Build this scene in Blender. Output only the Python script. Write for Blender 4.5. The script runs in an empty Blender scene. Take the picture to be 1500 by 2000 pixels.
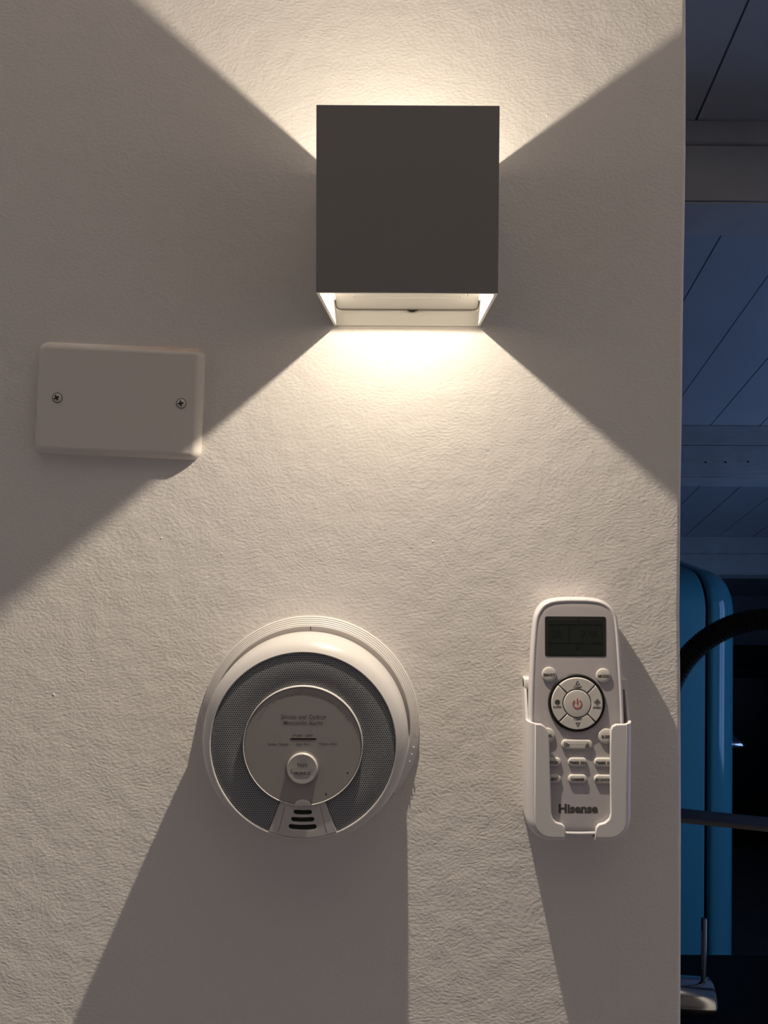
import bpy, bmesh, math, random
from math import pi, sin, cos, radians, sqrt
from mathutils import Vector, Matrix

# ------------------------------------------------------------------ camera
SC = bpy.context.scene
C = SC.collection
W, H, F = 1500.0, 2000.0, 1396.7
CAM_D, YAW, PITCH, ROLL = 0.4918, 0.0, 0.0, 0.0051
PX, PY = 795.2, 894.4                     # the lens axis: the frame is an off-centre crop, so verticals stay vertical
_f = Vector((-sin(YAW)*cos(PITCH), cos(YAW)*cos(PITCH), sin(PITCH)))
_r = Vector((cos(YAW), sin(YAW), 0)); _u = _r.cross(_f)
RT = _r*cos(ROLL) + _u*sin(ROLL); UP = -_r*sin(ROLL) + _u*cos(ROLL); FW = _f
EYE = Vector((0, -CAM_D, 0))
cam_data = bpy.data.cameras.new('camera')
cam = bpy.data.objects.new('camera', cam_data); C.objects.link(cam)
cam.matrix_world = Matrix(((RT.x, UP.x, -FW.x, EYE.x), (RT.y, UP.y, -FW.y, EYE.y), (RT.z, UP.z, -FW.z, EYE.z), (0, 0, 0, 1)))
cam_data.sensor_fit = 'VERTICAL'; cam_data.sensor_height = 36.0
cam_data.lens = 36.0*F/H; cam_data.shift_x = (W/2-PX)/H; cam_data.shift_y = (PY-H/2)/H; cam_data.clip_start = 0.02
SC.camera = cam

def ray(px, py):
    return FW*F + RT*(px-PX) - UP*(py-PY)
def at(px, py, y):                       # point of a pixel on the plane y = const
    d = ray(px, py); return EYE + d*((y-EYE.y)/d.y)
def on_plane(px, py, p, n):
    d = ray(px, py); return EYE + d*((p-EYE).dot(n)/d.dot(n))

# ------------------------------------------------------------------ world, lights, exposure
SC.view_settings.view_transform = 'Standard'; SC.view_settings.look = 'None'
SC.view_settings.gamma = 1.0; SC.view_settings.use_curve_mapping = False
SC.view_settings.exposure = 0.0
SC.cycles.use_denoising = True
SC.cycles.max_bounces = 8; SC.cycles.diffuse_bounces = 5; SC.cycles.glossy_bounces = 4
SC.cycles.sample_clamp_indirect = 6.0
wd = bpy.data.worlds.new('dim_room_light'); SC.world = wd; wd.use_nodes = True
bg = wd.node_tree.nodes['Background']
bg.inputs[0].default_value = (0.97, 0.92, 1.0, 1); bg.inputs[1].default_value = 0.325
LAMP_COLOR = (1.0, 0.875, 0.69)
LAMP_QUAD, LAMP_FLAT = 0.345, 56.0
LAMP_CONE, LAMP_BLEND = 150.0, 0.20        # lamp strength: quadratic and flat falloff terms
WINDOW_COLOR = (0.22, 0.45, 1.0); WINDOW_POWER = 11.0

def light_area(name, loc, rot, size, color, power, parent=None, size_y=None):
    L = bpy.data.lights.new(name, 'AREA'); L.color = color; L.energy = power
    L.shape = 'RECTANGLE' if size_y else 'DISK'; L.size = size
    if size_y: L.size_y = size_y
    o = bpy.data.objects.new(name, L); C.objects.link(o); o.location = loc; o.rotation_euler = rot
    if parent: o.parent = parent
    return o
light_area('window_daylight', (2.16, 0.75, -0.72), (0, radians(90), 0), 1.40, WINDOW_COLOR, WINDOW_POWER, size_y=0.8)

# ------------------------------------------------------------------ materials
def mat(name, col, rough=0.5, metal=0.0, spec=0.5, bump=None, coat=0.0, noise=None, emit=None):
    """bump = (scale, strength, distance, stretch); noise = (scale, amount)"""
    m = bpy.data.materials.new(name); m.use_nodes = True
    nt = m.node_tree; b = nt.nodes['Principled BSDF']
    b.inputs['Base Color'].default_value = (*col, 1); b.inputs['Roughness'].default_value = rough
    b.inputs['Metallic'].default_value = metal; b.inputs['Specular IOR Level'].default_value = spec
    b.inputs['Coat Weight'].default_value = coat
    if emit:
        b.inputs['Emission Color'].default_value = (*emit[0], 1); b.inputs['Emission Strength'].default_value = emit[1]
    if bump or noise:
        tc = nt.nodes.new('ShaderNodeTexCoord')
    if noise:
        n = nt.nodes.new('ShaderNodeTexNoise'); n.inputs['Scale'].default_value = noise[0]; n.inputs['Detail'].default_value = 4
        nt.links.new(tc.outputs['Object'], n.inputs['Vector'])
        mx = nt.nodes.new('ShaderNodeMix'); mx.data_type = 'RGBA'
        mx.inputs['A'].default_value = (*[c*(1-noise[1]) for c in col], 1)
        mx.inputs['B'].default_value = (*[min(1, c*(1+noise[1])) for c in col], 1)
        nt.links.new(n.outputs['Fac'], mx.inputs['Factor']); nt.links.new(mx.outputs['Result'], b.inputs['Base Color'])
    if bump:
        mp = nt.nodes.new('ShaderNodeMapping'); mp.inputs['Scale'].default_value = bump[3] if len(bump) > 3 else (1, 1, 1)
        nt.links.new(tc.outputs['Object'], mp.inputs['Vector'])
        n = nt.nodes.new('ShaderNodeTexNoise'); n.inputs['Scale'].default_value = bump[0]; n.inputs['Detail'].default_value = 3
        n.inputs['Roughness'].default_value = 0.5
        nt.links.new(mp.outputs[0], n.inputs['Vector'])
        bp = nt.nodes.new('ShaderNodeBump'); bp.inputs['Strength'].default_value = bump[1]; bp.inputs['Distance'].default_value = bump[2]
        nt.links.new(n.outputs['Fac'], bp.inputs['Height']); nt.links.new(bp.outputs[0], b.inputs['Normal'])
    return m

def wall_material():
    m = bpy.data.materials.new('painted_plaster'); m.use_nodes = True
    nt = m.node_tree; N = nt.nodes; L = nt.links; b = N['Principled BSDF']
    b.inputs['Base Color'].default_value = (0.74, 0.70, 0.67, 1); b.inputs['Roughness'].default_value = 0.75
    b.inputs['Specular IOR Level'].default_value = 0.15
    tc = N.new('ShaderNodeTexCoord')
    # slow warp so that the roller marks change direction over the wall
    w = N.new('ShaderNodeTexNoise'); w.inputs['Scale'].default_value = 14; w.inputs['Detail'].default_value = 1
    L.new(tc.outputs['Object'], w.inputs['Vector'])
    ad = N.new('ShaderNodeVectorMath'); ad.operation = 'MULTIPLY_ADD'; ad.inputs[1].default_value = (0.02, 0, 0.02)
    L.new(w.outputs['Color'], ad.inputs[0]); L.new(tc.outputs['Object'], ad.inputs[2])
    mp = N.new('ShaderNodeMapping'); mp.inputs['Rotation'].default_value = (0, radians(25), 0); mp.inputs['Scale'].default_value = (0.74, 1, 1.1)
    L.new(ad.outputs[0], mp.inputs['Vector'])
    n1 = N.new('ShaderNodeTexNoise'); n1.inputs['Scale'].default_value = 470; n1.inputs['Detail'].default_value = 3.0; n1.inputs['Roughness'].default_value = 0.5
    L.new(mp.outputs[0], n1.inputs['Vector'])
    n2 = N.new('ShaderNodeTexNoise'); n2.inputs['Scale'].default_value = 60; n2.inputs['Detail'].default_value = 1
    L.new(tc.outputs['Object'], n2.inputs['Vector'])
    b1 = N.new('ShaderNodeBump'); b1.inputs['Strength'].default_value = 1.0; b1.inputs['Distance'].default_value = WALL_BUMP
    L.new(n1.outputs['Fac'], b1.inputs['Height'])
    b2 = N.new('ShaderNodeBump'); b2.inputs['Strength'].default_value = 1.0; b2.inputs['Distance'].default_value = WALL_BUMP*1.6
    L.new(n2.outputs['Fac'], b2.inputs['Height']); L.new(b1.outputs[0], b2.inputs['Normal'])
    L.new(b2.outputs[0], b.inputs['Normal'])
    return m
WALL_BUMP = 0.00036
M_wall = wall_material()
M_room = mat('room_plaster', (0.70, 0.68, 0.66), 0.9, spec=0.1)
M_rear = mat('rear_block_paint', (0.30, 0.285, 0.29), 0.9, spec=0.1)
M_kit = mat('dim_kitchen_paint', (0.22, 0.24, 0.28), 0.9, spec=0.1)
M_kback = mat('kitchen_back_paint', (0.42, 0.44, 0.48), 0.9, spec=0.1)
M_ceil = mat('white_ceiling_paint', (0.86, 0.84, 0.83), 0.9, spec=0.1)
M_plank = mat('painted_plank', (0.50, 0.50, 0.52), 0.55, noise=(6, 0.10), bump=(40, 0.3, 0.001, (6, 0.6, 6)))
M_beam = mat('painted_beam', (0.52, 0.51, 0.50), 0.7, noise=(14, 0.22), bump=(25, 0.5, 0.003, (1, 4, 4)))
M_floor = mat('dark_floor', (0.095, 0.085, 0.08), 0.5, noise=(8, 0.3))
M_dark = mat('lamp_grey_paint', (0.25, 0.236, 0.226), 0.55, spec=0.3, bump=(900, 0.15, 0.0002))
M_white = mat('lamp_white_paint', (0.78, 0.765, 0.73), 0.5, spec=0.3)
M_gap = mat('dark_gap', (0.02, 0.018, 0.016), 0.8)
M_led = mat('led_chip', (1, 0.9, 0.7), 0.4, emit=((1.0, 0.85, 0.6), 6.0))
M_glass = bpy.data.materials.new('window_glass'); M_glass.use_nodes = True
_nt = M_glass.node_tree; _t = _nt.nodes.new('ShaderNodeBsdfTransparent'); _g = _nt.nodes.new('ShaderNodeBsdfGlossy'); _g.inputs['Roughness'].default_value = 0.03
_m = _nt.nodes.new('ShaderNodeMixShader'); _m.inputs[0].default_value = 0.07
_nt.links.new(_t.outputs[0], _m.inputs[1]); _nt.links.new(_g.outputs[0], _m.inputs[2]); _nt.links.new(_m.outputs[0], _nt.nodes['Material Output'].inputs[0])
M_abs = mat('white_plastic', (0.60, 0.57, 0.56), 0.34, spec=0.45)
M_hold = mat('holder_white_plastic', (0.68, 0.65, 0.655), 0.35, spec=0.4)
M_panel = mat('grey_white_plastic', (0.54, 0.51, 0.50), 0.4)
M_absm = mat('satin_white_plastic', (0.66, 0.63, 0.615), 0.45, spec=0.4)
M_face = mat('alarm_face_plastic', (0.34, 0.318, 0.305), 0.42, spec=0.35)
M_btnA = mat('alarm_button_plastic', (0.50, 0.47, 0.45), 0.35)
M_print = mat('grey_print', (0.12, 0.115, 0.11), 0.6)
M_printl = mat('faint_print', (0.19, 0.18, 0.17), 0.6)
M_black = mat('black_plastic', (0.012, 0.011, 0.011), 0.35)
M_remote = mat('remote_grey_plastic', (0.50, 0.465, 0.48), 0.38, spec=0.4)
M_rim = mat('remote_rim_plastic', (0.70, 0.665, 0.68), 0.32)
M_key = mat('remote_key_rubber', (0.62, 0.585, 0.555), 0.5, spec=0.3)
M_ink = mat('key_ink', (0.06, 0.055, 0.05), 0.6)
M_red = mat('red_ink', (0.42, 0.06, 0.045), 0.6)
M_lcd = mat('lcd_glass', (0.020, 0.024, 0.022), 0.25, spec=0.35)
M_lcd2 = mat('lcd_bezel', (0.030, 0.027, 0.025), 0.3)
M_seg = mat('lcd_segment', (0.008, 0.009, 0.008), 0.4)
M_steel = mat('screw_steel', (0.45, 0.42, 0.40), 0.35, metal=0.8)
M_teal = mat('teal_enamel', (0.075, 0.31, 0.37), 0.13, spec=0.5, coat=0.15)
M_teal_side = mat('teal_side_panel', (0.075, 0.31, 0.37), 0.5, spec=0.2)
M_rubber = mat('black_rubber', (0.008, 0.008, 0.008), 0.6, spec=0.25)
M_chrome = mat('chrome', (0.50, 0.50, 0.51), 0.14, metal=1.0)
M_arm = mat('dark_steel', (0.16, 0.16, 0.17), 0.35, metal=0.9)
M_lever = mat('lever_steel', (0.22, 0.22, 0.24), 0.2, metal=1.0)
M_cab = mat('black_cabinet', (0.010, 0.010, 0.010), 0.45, spec=0.3)
M_top = mat('black_worktop', (0.006, 0.006, 0.007), 0.5, spec=0.15)
M_wframe = mat('window_frame_paint', (0.55, 0.55, 0.55), 0.5)

def plate_material():                    # wall paint, turning orange-brown along the right part of the top edge
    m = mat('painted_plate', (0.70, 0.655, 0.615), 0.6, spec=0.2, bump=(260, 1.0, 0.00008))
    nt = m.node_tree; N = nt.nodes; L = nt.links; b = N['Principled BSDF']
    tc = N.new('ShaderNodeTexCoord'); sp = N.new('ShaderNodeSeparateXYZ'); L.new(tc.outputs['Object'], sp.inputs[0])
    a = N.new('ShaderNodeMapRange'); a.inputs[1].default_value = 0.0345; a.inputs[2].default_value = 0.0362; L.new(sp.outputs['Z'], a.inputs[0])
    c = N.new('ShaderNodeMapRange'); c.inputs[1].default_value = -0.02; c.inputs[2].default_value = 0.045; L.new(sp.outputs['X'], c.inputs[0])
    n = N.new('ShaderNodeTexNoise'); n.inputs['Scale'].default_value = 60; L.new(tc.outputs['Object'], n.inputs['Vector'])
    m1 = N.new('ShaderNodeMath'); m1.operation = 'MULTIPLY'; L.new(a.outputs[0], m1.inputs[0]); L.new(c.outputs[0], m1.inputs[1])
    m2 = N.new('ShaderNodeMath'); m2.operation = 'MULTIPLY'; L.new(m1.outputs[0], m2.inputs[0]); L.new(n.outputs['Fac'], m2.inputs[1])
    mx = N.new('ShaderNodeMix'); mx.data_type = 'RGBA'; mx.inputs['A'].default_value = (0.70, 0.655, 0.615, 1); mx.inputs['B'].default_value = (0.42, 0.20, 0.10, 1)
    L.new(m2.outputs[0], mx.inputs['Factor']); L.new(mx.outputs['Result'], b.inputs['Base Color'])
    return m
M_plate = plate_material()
M_ringp = mat('dark_outline_paint', (0.22, 0.19, 0.17), 0.8)  # darker tone for the screw rings and the flap's painted gap shade

def grille_material():                   # perforated metal: round holes on a hexagonal lattice, 1.45 mm apart
    m = bpy.data.materials.new('perforated_metal'); m.use_nodes = True
    nt = m.node_tree; N = nt.nodes; L = nt.links; b = N['Principled BSDF']
    tc = N.new('ShaderNodeTexCoord')
    s = N.new('ShaderNodeVectorMath'); s.operation = 'MULTIPLY'; s.inputs[1].default_value = (1/0.00148, 0, 1/0.00148); L.new(tc.outputs['Object'], s.inputs[0])
    def cell(off):
        a = N.new('ShaderNodeVectorMath'); a.operation = 'ADD'; a.inputs[1].default_value = (100+off[0], 0, 100*1.7320508+off[1]); L.new(s.outputs[0], a.inputs[0])
        q = N.new('ShaderNodeVectorMath'); q.operation = 'MODULO'; q.inputs[1].default_value = (1, 1, 1.7320508); L.new(a.outputs[0], q.inputs[0])
        d = N.new('ShaderNodeVectorMath'); d.operation = 'SUBTRACT'; d.inputs[1].default_value = (0.5, 0, 0.8660254); L.new(q.outputs[0], d.inputs[0])
        l = N.new('ShaderNodeVectorMath'); l.operation = 'LENGTH'; L.new(d.outputs[0], l.inputs[0]); return l.outputs['Value']
    mn = N.new('ShaderNodeMath'); mn.operation = 'MINIMUM'; L.new(cell((0, 0)), mn.inputs[0]); L.new(cell((0.5, 0.8660254)), mn.inputs[1])
    r = N.new('ShaderNodeMapRange'); r.inputs[1].default_value = 0.27; r.inputs[2].default_value = 0.40; L.new(mn.outputs[0], r.inputs[0])
    mx = N.new('ShaderNodeMix'); mx.data_type = 'RGBA'; mx.inputs['A'].default_value = (0.055, 0.057, 0.060, 1); mx.inputs['B'].default_value = (0.34, 0.35, 0.37, 1)
    L.new(r.outputs[0], mx.inputs['Factor']); L.new(mx.outputs['Result'], b.inputs['Base Color'])
    b.inputs['Roughness'].default_value = 0.5; b.inputs['Metallic'].default_value = 0.2
    bp = N.new('ShaderNodeBump'); bp.inputs['Strength'].default_value = 0.6; bp.inputs['Distance'].default_value = 0.0003
    L.new(r.outputs[0], bp.inputs['Height']); L.new(bp.outputs[0], b.inputs['Normal'])
    return m
M_grille = grille_material()

# ------------------------------------------------------------------ helpers
def link(name, me, m, parent=None, loc=None, smooth=None):
    o = bpy.data.objects.new(name, me); C.objects.link(o)
    if m is not None and not me.materials: me.materials.append(m)
    if parent: o.parent = parent
    if loc is not None: o.location = loc
    if smooth is not None:
        me.polygons.foreach_set('use_smooth', [True]*len(me.polygons))
        me.set_sharp_from_angle(angle=radians(smooth))
    return o
def obj(name, bm, m, parent=None, loc=None, smooth=None):
    me = bpy.data.meshes.new(name); bmesh.ops.recalc_face_normals(bm, faces=bm.faces[:]); bm.to_mesh(me); bm.free()
    return link(name, me, m, parent, loc, smooth)
def thing(name, label, cat, loc=(0, 0, 0), rot=(0, 0, 0), group=None):
    o = bpy.data.objects.new(name, None); C.objects.link(o); o.empty_display_size = 0.05
    o.location = loc; o.rotation_euler = rot; o['label'] = label; o['category'] = cat
    if group: o['group'] = group
    return o
def struct(o):
    o['kind'] = 'structure'; return o
def box(bm, x0, x1, y0, y1, z0, z1, bevel=0.0, seg=2):
    vs = [bm.verts.new((x, y, z)) for z in (z0, z1) for y in (y0, y1) for x in (x0, x1)]
    fs = [bm.faces.new([vs[i] for i in q]) for q in ((0, 2, 3, 1), (4, 5, 7, 6), (0, 1, 5, 4), (2, 6, 7, 3), (0, 4, 6, 2), (1, 3, 7, 5))]
    if bevel:
        es = list({e for f in fs for e in f.edges})
        bmesh.ops.bevel(bm, geom=es, offset=bevel, segments=seg, affect='EDGES', profile=0.5)
    return bm
def boxo(name, dims, m, parent=None, bevel=0.0, loc=None, seg=2):
    return obj(name, box(bmesh.new(), *dims, bevel=bevel, seg=seg), m, parent, loc, smooth=40 if bevel else None)
def lathe(prof, seg=96, a0=0.0, a1=2*pi, cap=False):    # profile of (radius, depth); axis is -y, angle counted from +x towards +z
    bm = bmesh.new(); full = abs(a1-a0-2*pi) < 1e-6; n = seg if full else seg+1
    rows = []
    for r, t in prof:
        if r < 1e-7: rows.append([bm.verts.new((0, -t, 0))]*n)
        else: rows.append([bm.verts.new((r*cos(a0+(a1-a0)*k/seg), -t, r*sin(a0+(a1-a0)*k/seg))) for k in range(n)])
    for A, B in zip(rows, rows[1:]):
        for k in range(n if full else n-1):
            j = (k+1) % n; q = []
            for v in (A[k], A[j], B[j], B[k]):
                if v not in q: q.append(v)
            if len(q) > 2: bm.faces.new(q)
    if cap: 
        for R in (rows[0], rows[-1]):
            if R[0] is not R[1]: bm.faces.new(R)
    return bm
def loft(secs, cap0=True, cap1=True):                    # sections of equal point counts, each closed
    bm = bmesh.new(); R = [[bm.verts.new(p) for p in s] for s in secs]; n = len(R[0])
    for A, B in zip(R, R[1:]):
        for k in range(n): bm.faces.new((A[k], A[(k+1) % n], B[(k+1) % n], B[k]))
    if cap0: bm.faces.new(R[0])
    if cap1: bm.faces.new(R[-1])
    return bm
def tube(path, rad, seg=16, cap=True):                   # rad: number or list
    bm = bmesh.new(); rows = []; n = len(path); prev = None
    for i, p in enumerate(path):
        p = Vector(p); t = (Vector(path[min(i+1, n-1)])-Vector(path[max(i-1, 0)])).normalized()
        if prev is None:
            prev = t.orthogonal().normalized()
        a = (prev - t*prev.dot(t)).normalized(); b = t.cross(a); prev = a
        r = rad[i] if isinstance(rad, (list, tuple)) else rad
        rows.append([bm.verts.new(p+(a*cos(2*pi*k/seg)+b*sin(2*pi*k/seg))*r) for k in range(seg)])
    for A, B in zip(rows, rows[1:]):
        for k in range(seg): bm.faces.new((A[k], A[(k+1) % seg], B[(k+1) % seg], B[k]))
    if cap: bm.faces.new(rows[0]); bm.faces.new(rows[-1])
    return bm
def rr(w, h, r, cx=0, cz=0, n=8):                        # rounded rectangle, counter-clockwise, (x, z)
    out = []
    for sx, sz, a in ((1, 1, 0), (-1, 1, pi/2), (-1, -1, pi), (1, -1, 1.5*pi)):
        for k in range(n+1):
            q = a+pi/2*k/n; out.append((cx+sx*(w/2-r)+r*cos(q), cz+sz*(h/2-r)+r*sin(q)))
    return out
def circ(r, cx=0, cz=0, n=40):
    return [(cx+r*cos(2*pi*k/n), cz+r*sin(2*pi*k/n)) for k in range(n)]
def _area(p): return sum(p[i-1][0]*p[i][1]-p[i][0]*p[i-1][1] for i in range(len(p)))/2
def inset(pts, e):                                       # move a closed outline inwards by e
    s = 1 if _area(pts) > 0 else -1; n = len(pts); out = []
    for i in range(n):
        a, b, c = Vector(pts[i-1]), Vector(pts[i]), Vector(pts[(i+1) % n])
        d1 = (b-a).normalized() if (b-a).length > 1e-9 else Vector((0, 0)); d2 = (c-b).normalized() if (c-b).length > 1e-9 else d1
        n1 = Vector((-d1.y, d1.x))*s; n2 = Vector((-d2.y, d2.x))*s; m = n1+n2
        m = m.normalized() if m.length > 1e-9 else n1
        k = max(0.5, m.dot(n1)); out.append(tuple(b+m*e/k))
    return out
def _curve_mesh(cu):
    o = bpy.data.objects.new('tmp', cu); C.objects.link(o)
    dg = bpy.context.evaluated_depsgraph_get(); me = bpy.data.meshes.new_from_object(o.evaluated_get(dg))
    bpy.data.objects.remove(o); bpy.data.curves.remove(cu)
    me.transform(Matrix(((1, 0, 0, 0), (0, 0, -1, 0), (0, 1, 0, 0), (0, 0, 0, 1))))     # (x, y, z) -> (x, -z, y)
    me.materials.clear()
    return me
def flat(name, loops, t0, t1, m, parent=None, bevel=0.0, loc=None, seg=3):
    """flat shape with holes (loops of (x, z)), standing from depth t0 to t1 towards the viewer"""
    cu = bpy.data.curves.new('tmp', 'CURVE'); cu.dimensions = '2D'; cu.fill_mode = 'BOTH'
    for lp in loops:
        s = cu.splines.new('POLY'); s.points.add(len(lp)-1); s.use_cyclic_u = True
        for q, p in zip(s.points, lp): q.co = (p[0], p[1], 0, 1)
    cu.extrude = max((t1-t0)/2-bevel, 1e-6); cu.bevel_depth = bevel; cu.bevel_resolution = seg; cu.offset = -bevel
    me = _curve_mesh(cu)
    me.transform(Matrix.Translation((0, -(t0+t1)/2, 0)))
    return link(name, me, m, parent, loc, smooth=50)
TS = 1.0
def text(name, body, size, m, parent, x, z, t, bold=0.0, sx=1.0, rot=0.0):
    size *= TS; bold *= TS
    cu = bpy.data.curves.new('tmp', 'FONT'); cu.body = body; cu.size = size; cu.align_x = 'CENTER'; cu.align_y = 'CENTER'
    cu.extrude = 0.00003; cu.offset = bold; cu.resolution_u = 3
    me = _curve_mesh(cu)
    me.transform(Matrix.Translation((x, -t, z)) @ Matrix.Rotation(-rot, 4, 'Y') @ Matrix.Diagonal((sx, 1, 1, 1)))
    return link(name, me, m, parent)

# ------------------------------------------------------------------ the setting
FLOOR = -1.84
Y0 = CAM_D
slope_d = ray(808, 1530); SL = -slope_d.z/slope_d.y      # the ceiling falls away from the viewer
ZC = 1.0                                                 # ceiling height over the eye, at the eye
def ceil_z(y): return ZC - SL*(y+Y0)
ang = math.atan(SL)

# the wall we look at: a partition whose right edge is a soft, hand-plastered corner
edge_px = [(1338, 0), (1338.5, 150), (1338, 300), (1336.5, 420), (1335, 500), (1332.5, 650), (1331, 800), (1328.5, 950), (1327, 1100), (1326, 1200),
           (1327.5, 1300), (1328.5, 1450), (1329, 1600), (1328.5, 1800), (1328, 2000)]
RB = 0.004
edge = [(at(px, py, RB).x, at(px, py, RB).z) for px, py in edge_px]
edge = [(edge[0][0]+0.001, ceil_z(0.06))] + edge + [(edge[-1][0], FLOOR)]
bm = bmesh.new(); rows = []
for x, z in edge:
    prof = [(-2.4, 0.0), (x-RB, 0.0)] + [(x-RB+RB*sin(a), RB-RB*cos(a)) for a in [pi/2*k/6 for k in range(1, 7)]] + [(x, 0.12), (-2.4, 0.12)]
    rows.append([bm.verts.new((p[0], p[1], z)) for p in prof])
for A, B in zip(rows, rows[1:]):
    for k in range(len(A)): bm.faces.new((A[k], A[(k+1) % len(A)], B[(k+1) % len(A)], B[k]))
bm.faces.new(rows[0]); bm.faces.new(rows[-1])
wall = struct(obj('wall_front', bm, M_wall, smooth=30))

# the plaster's pimples and pits, too small to pick apart singly
random.seed(4); bm = bmesh.new()
for px, py, r in [(50, 968, .0009), (433, 1082, .0010), (315, 1051, .0011), (680, 946, .0009), (845, 1058, .0010), (782, 912, .0010), (808, 914, .0007),
                  (1069, 226, .0010), (105, 1357, .0012), (92, 1352, .0008), (290, 487, .0009), (1148, 873, .0008), (1060, 905, .0007), (702, 990, .0007),
                  (1104, 506, .0008), (180, 1290, .0010), (1313, 1438, .0009), (990, 1180, .0007), (250, 1120, .0008), (540, 1010, .0006)]:
    p = at(px, py, 0)
    bmesh.ops.create_icosphere(bm, subdivisions=2, radius=r, matrix=Matrix.Translation((p.x, 0.0001, p.z)) @ Matrix.Diagonal((1.0, 0.30, 0.9, 1)))
o = obj('plaster_speck', bm, M_wall, wall, smooth=80); o['kind'] = 'stuff'

bm = bmesh.new(); box(bm, 0.62, 2.05, 0.0, 0.12, FLOOR, ceil_z(0.0)); struct(obj('block_right_of_opening', bm, M_room)).name = 'light_block_right'  # unseen wall, added to keep room light out of the kitchen
struct(boxo('light_block_rear', (-2.4, 2.05, -2.6, -2.5, FLOOR, ceil_z(-2.5)), M_rear))  # unseen dark wall behind the camera, added to cut frontal light
struct(boxo('floor', (-2.4, 2.05, -2.6, 3.42, FLOOR-0.1, FLOOR), M_floor))
# kitchen walls
struct(boxo('wall_back', (-1.3, 2.05, 3.30, 3.42, FLOOR, ceil_z(3.30)), M_kback))
def slanted_wall(name, x0, x1, holes=None):
    bm = bmesh.new()
    pts = [(0.12, FLOOR), (3.30, FLOOR), (3.30, ceil_z(3.30)), (0.12, ceil_z(0.12))]
    if not holes:
        A = [bm.verts.new((x0, y, z)) for y, z in pts]; B = [bm.verts.new((x1, y, z)) for y, z in pts]
        for k in range(4): bm.faces.new((A[k], A[(k+1) % 4], B[(k+1) % 4], B[k]))
        bm.faces.new(A); bm.faces.new(B)
    else:
        ya, yb, za, zb = holes
        for (y0, y1, za0, za1, top) in ((0.12, ya, FLOOR, None, True), (yb, 3.30, FLOOR, None, True), (ya, yb, FLOOR, za, False), (ya, yb, zb, None, True)):
            q = [(y0, za0), (y1, za0), (y1, ceil_z(y1) if top else za1), (y0, ceil_z(y0) if top else za1)]
            A = [bm.verts.new((x0, y, z)) for y, z in q]; B = [bm.verts.new((x1, y, z)) for y, z in q]
            for k in range(4): bm.faces.new((A[k], A[(k+1) % 4], B[(k+1) % 4], B[k]))
            bm.faces.new(A); bm.faces.new(B)
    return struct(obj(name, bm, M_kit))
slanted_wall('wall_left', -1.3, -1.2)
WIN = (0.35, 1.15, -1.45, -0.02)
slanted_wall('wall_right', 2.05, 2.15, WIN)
win = boxo('window_1', (2.07, 2.12, WIN[0], WIN[1], WIN[2], WIN[2]+0.05), M_wframe); struct(win)
boxo('window_rail', (2.07, 2.12, WIN[0], WIN[1], WIN[3]-0.05, WIN[3]), M_wframe, win)
for y0 in (WIN[0], (WIN[0]+WIN[1])/2-0.02, WIN[1]-0.05): boxo('window_stile', (2.07, 2.12, y0, y0+0.05, WIN[2]+0.05, WIN[3]-0.05), M_wframe, win)
for y0 in (WIN[0]+0.05, (WIN[0]+WIN[1])/2+0.03): boxo('window_pane', (2.093, 2.097, y0, y0+0.32, WIN[2]+0.05, WIN[3]-0.05), M_glass, win)

# sloping plank ceiling with purlins
bm = bmesh.new(); q = [(-1.3, ), ]
def slab(bm, x0, x1, y0, y1, d0, d1):                    # between distances d0, d1 above the ceiling surface
    n = Vector((0, sin(ang), cos(ang)))
    v = [bm.verts.new(Vector((x, y, ceil_z(y)))+n*d) for d in (d0, d1) for y in (y0, y1) for x in (x0, x1)]
    for f in ((0, 2, 3, 1), (4, 5, 7, 6), (0, 1, 5, 4), (2, 6, 7, 3), (0, 4, 6, 2), (1, 3, 7, 5)): bm.faces.new([v[i] for i in f])
slab(bm, -2.4, 2.15, -2.6, 3.42, 0.015, 0.10)
ceiling = struct(obj('ceiling', bm, M_gap))
PL = 0.1372
for k in range(-3, 14):
    x0 = 0.432+PL*(k-1); bm = bmesh.new(); slab(bm, x0+0.0016, x0+PL-0.0016, 0.10, 3.32, random.uniform(-0.0004, 0.0004), 0.0149)
    obj('plank', bm, M_plank, ceiling)
bm = bmesh.new(); slab(bm, -2.4, 2.15, -2.6, 0.10, 0.0, 0.0149); obj('ceiling_board', bm, M_ceil, ceiling)

# beams hang square to the sloping ceiling; each has a cover strip along the top of its near face
def beam(y_near, h, w, strip, label):
    n = Vector((0, -sin(ang), -cos(ang))); s = Vector((0, cos(ang), -sin(ang))); o0 = Vector((0, y_near, ceil_z(y_near)))
    def prism(u0, u1, d0, d1, jitter=0):
        bm = bmesh.new()
        xs = [-0.35+2.4*k/12 for k in range(13)]; rows = []
        for x in xs:
            j = [random.uniform(-jitter, jitter) for _ in range(4)]
            rows.append([bm.verts.new(Vector((x, 0, 0))+o0+s*(u+j[i])+n*(d+j[i])) for i, (u, d) in enumerate(((u0, d0), (u1, d0), (u1, d1), (u0, d1)))])
        for A, B in zip(rows, rows[1:]):
            for k in range(4): bm.faces.new((A[k], A[(k+1) % 4], B[(k+1) % 4], B[k]))
        bm.faces.new(rows[0]); bm.faces.new(rows[-1]); return bm
    b = obj('ceiling_beam', prism(0.004, w, 0.001, h, 0.0012), M_beam, ceiling)
    b['label'] = label
    obj('cover_strip', prism(-0.004, 0.0042, 0.001, strip, 0.0008), M_beam, b)
    obj('lower_board', prism(0.0, 0.0042, strip+0.0035, h-0.001, 0.0008), M_beam, b)
    obj('underside_board', prism(0.004, w*0.52, h, h+0.003, 0.0005), M_beam, b)
    return b
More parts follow.
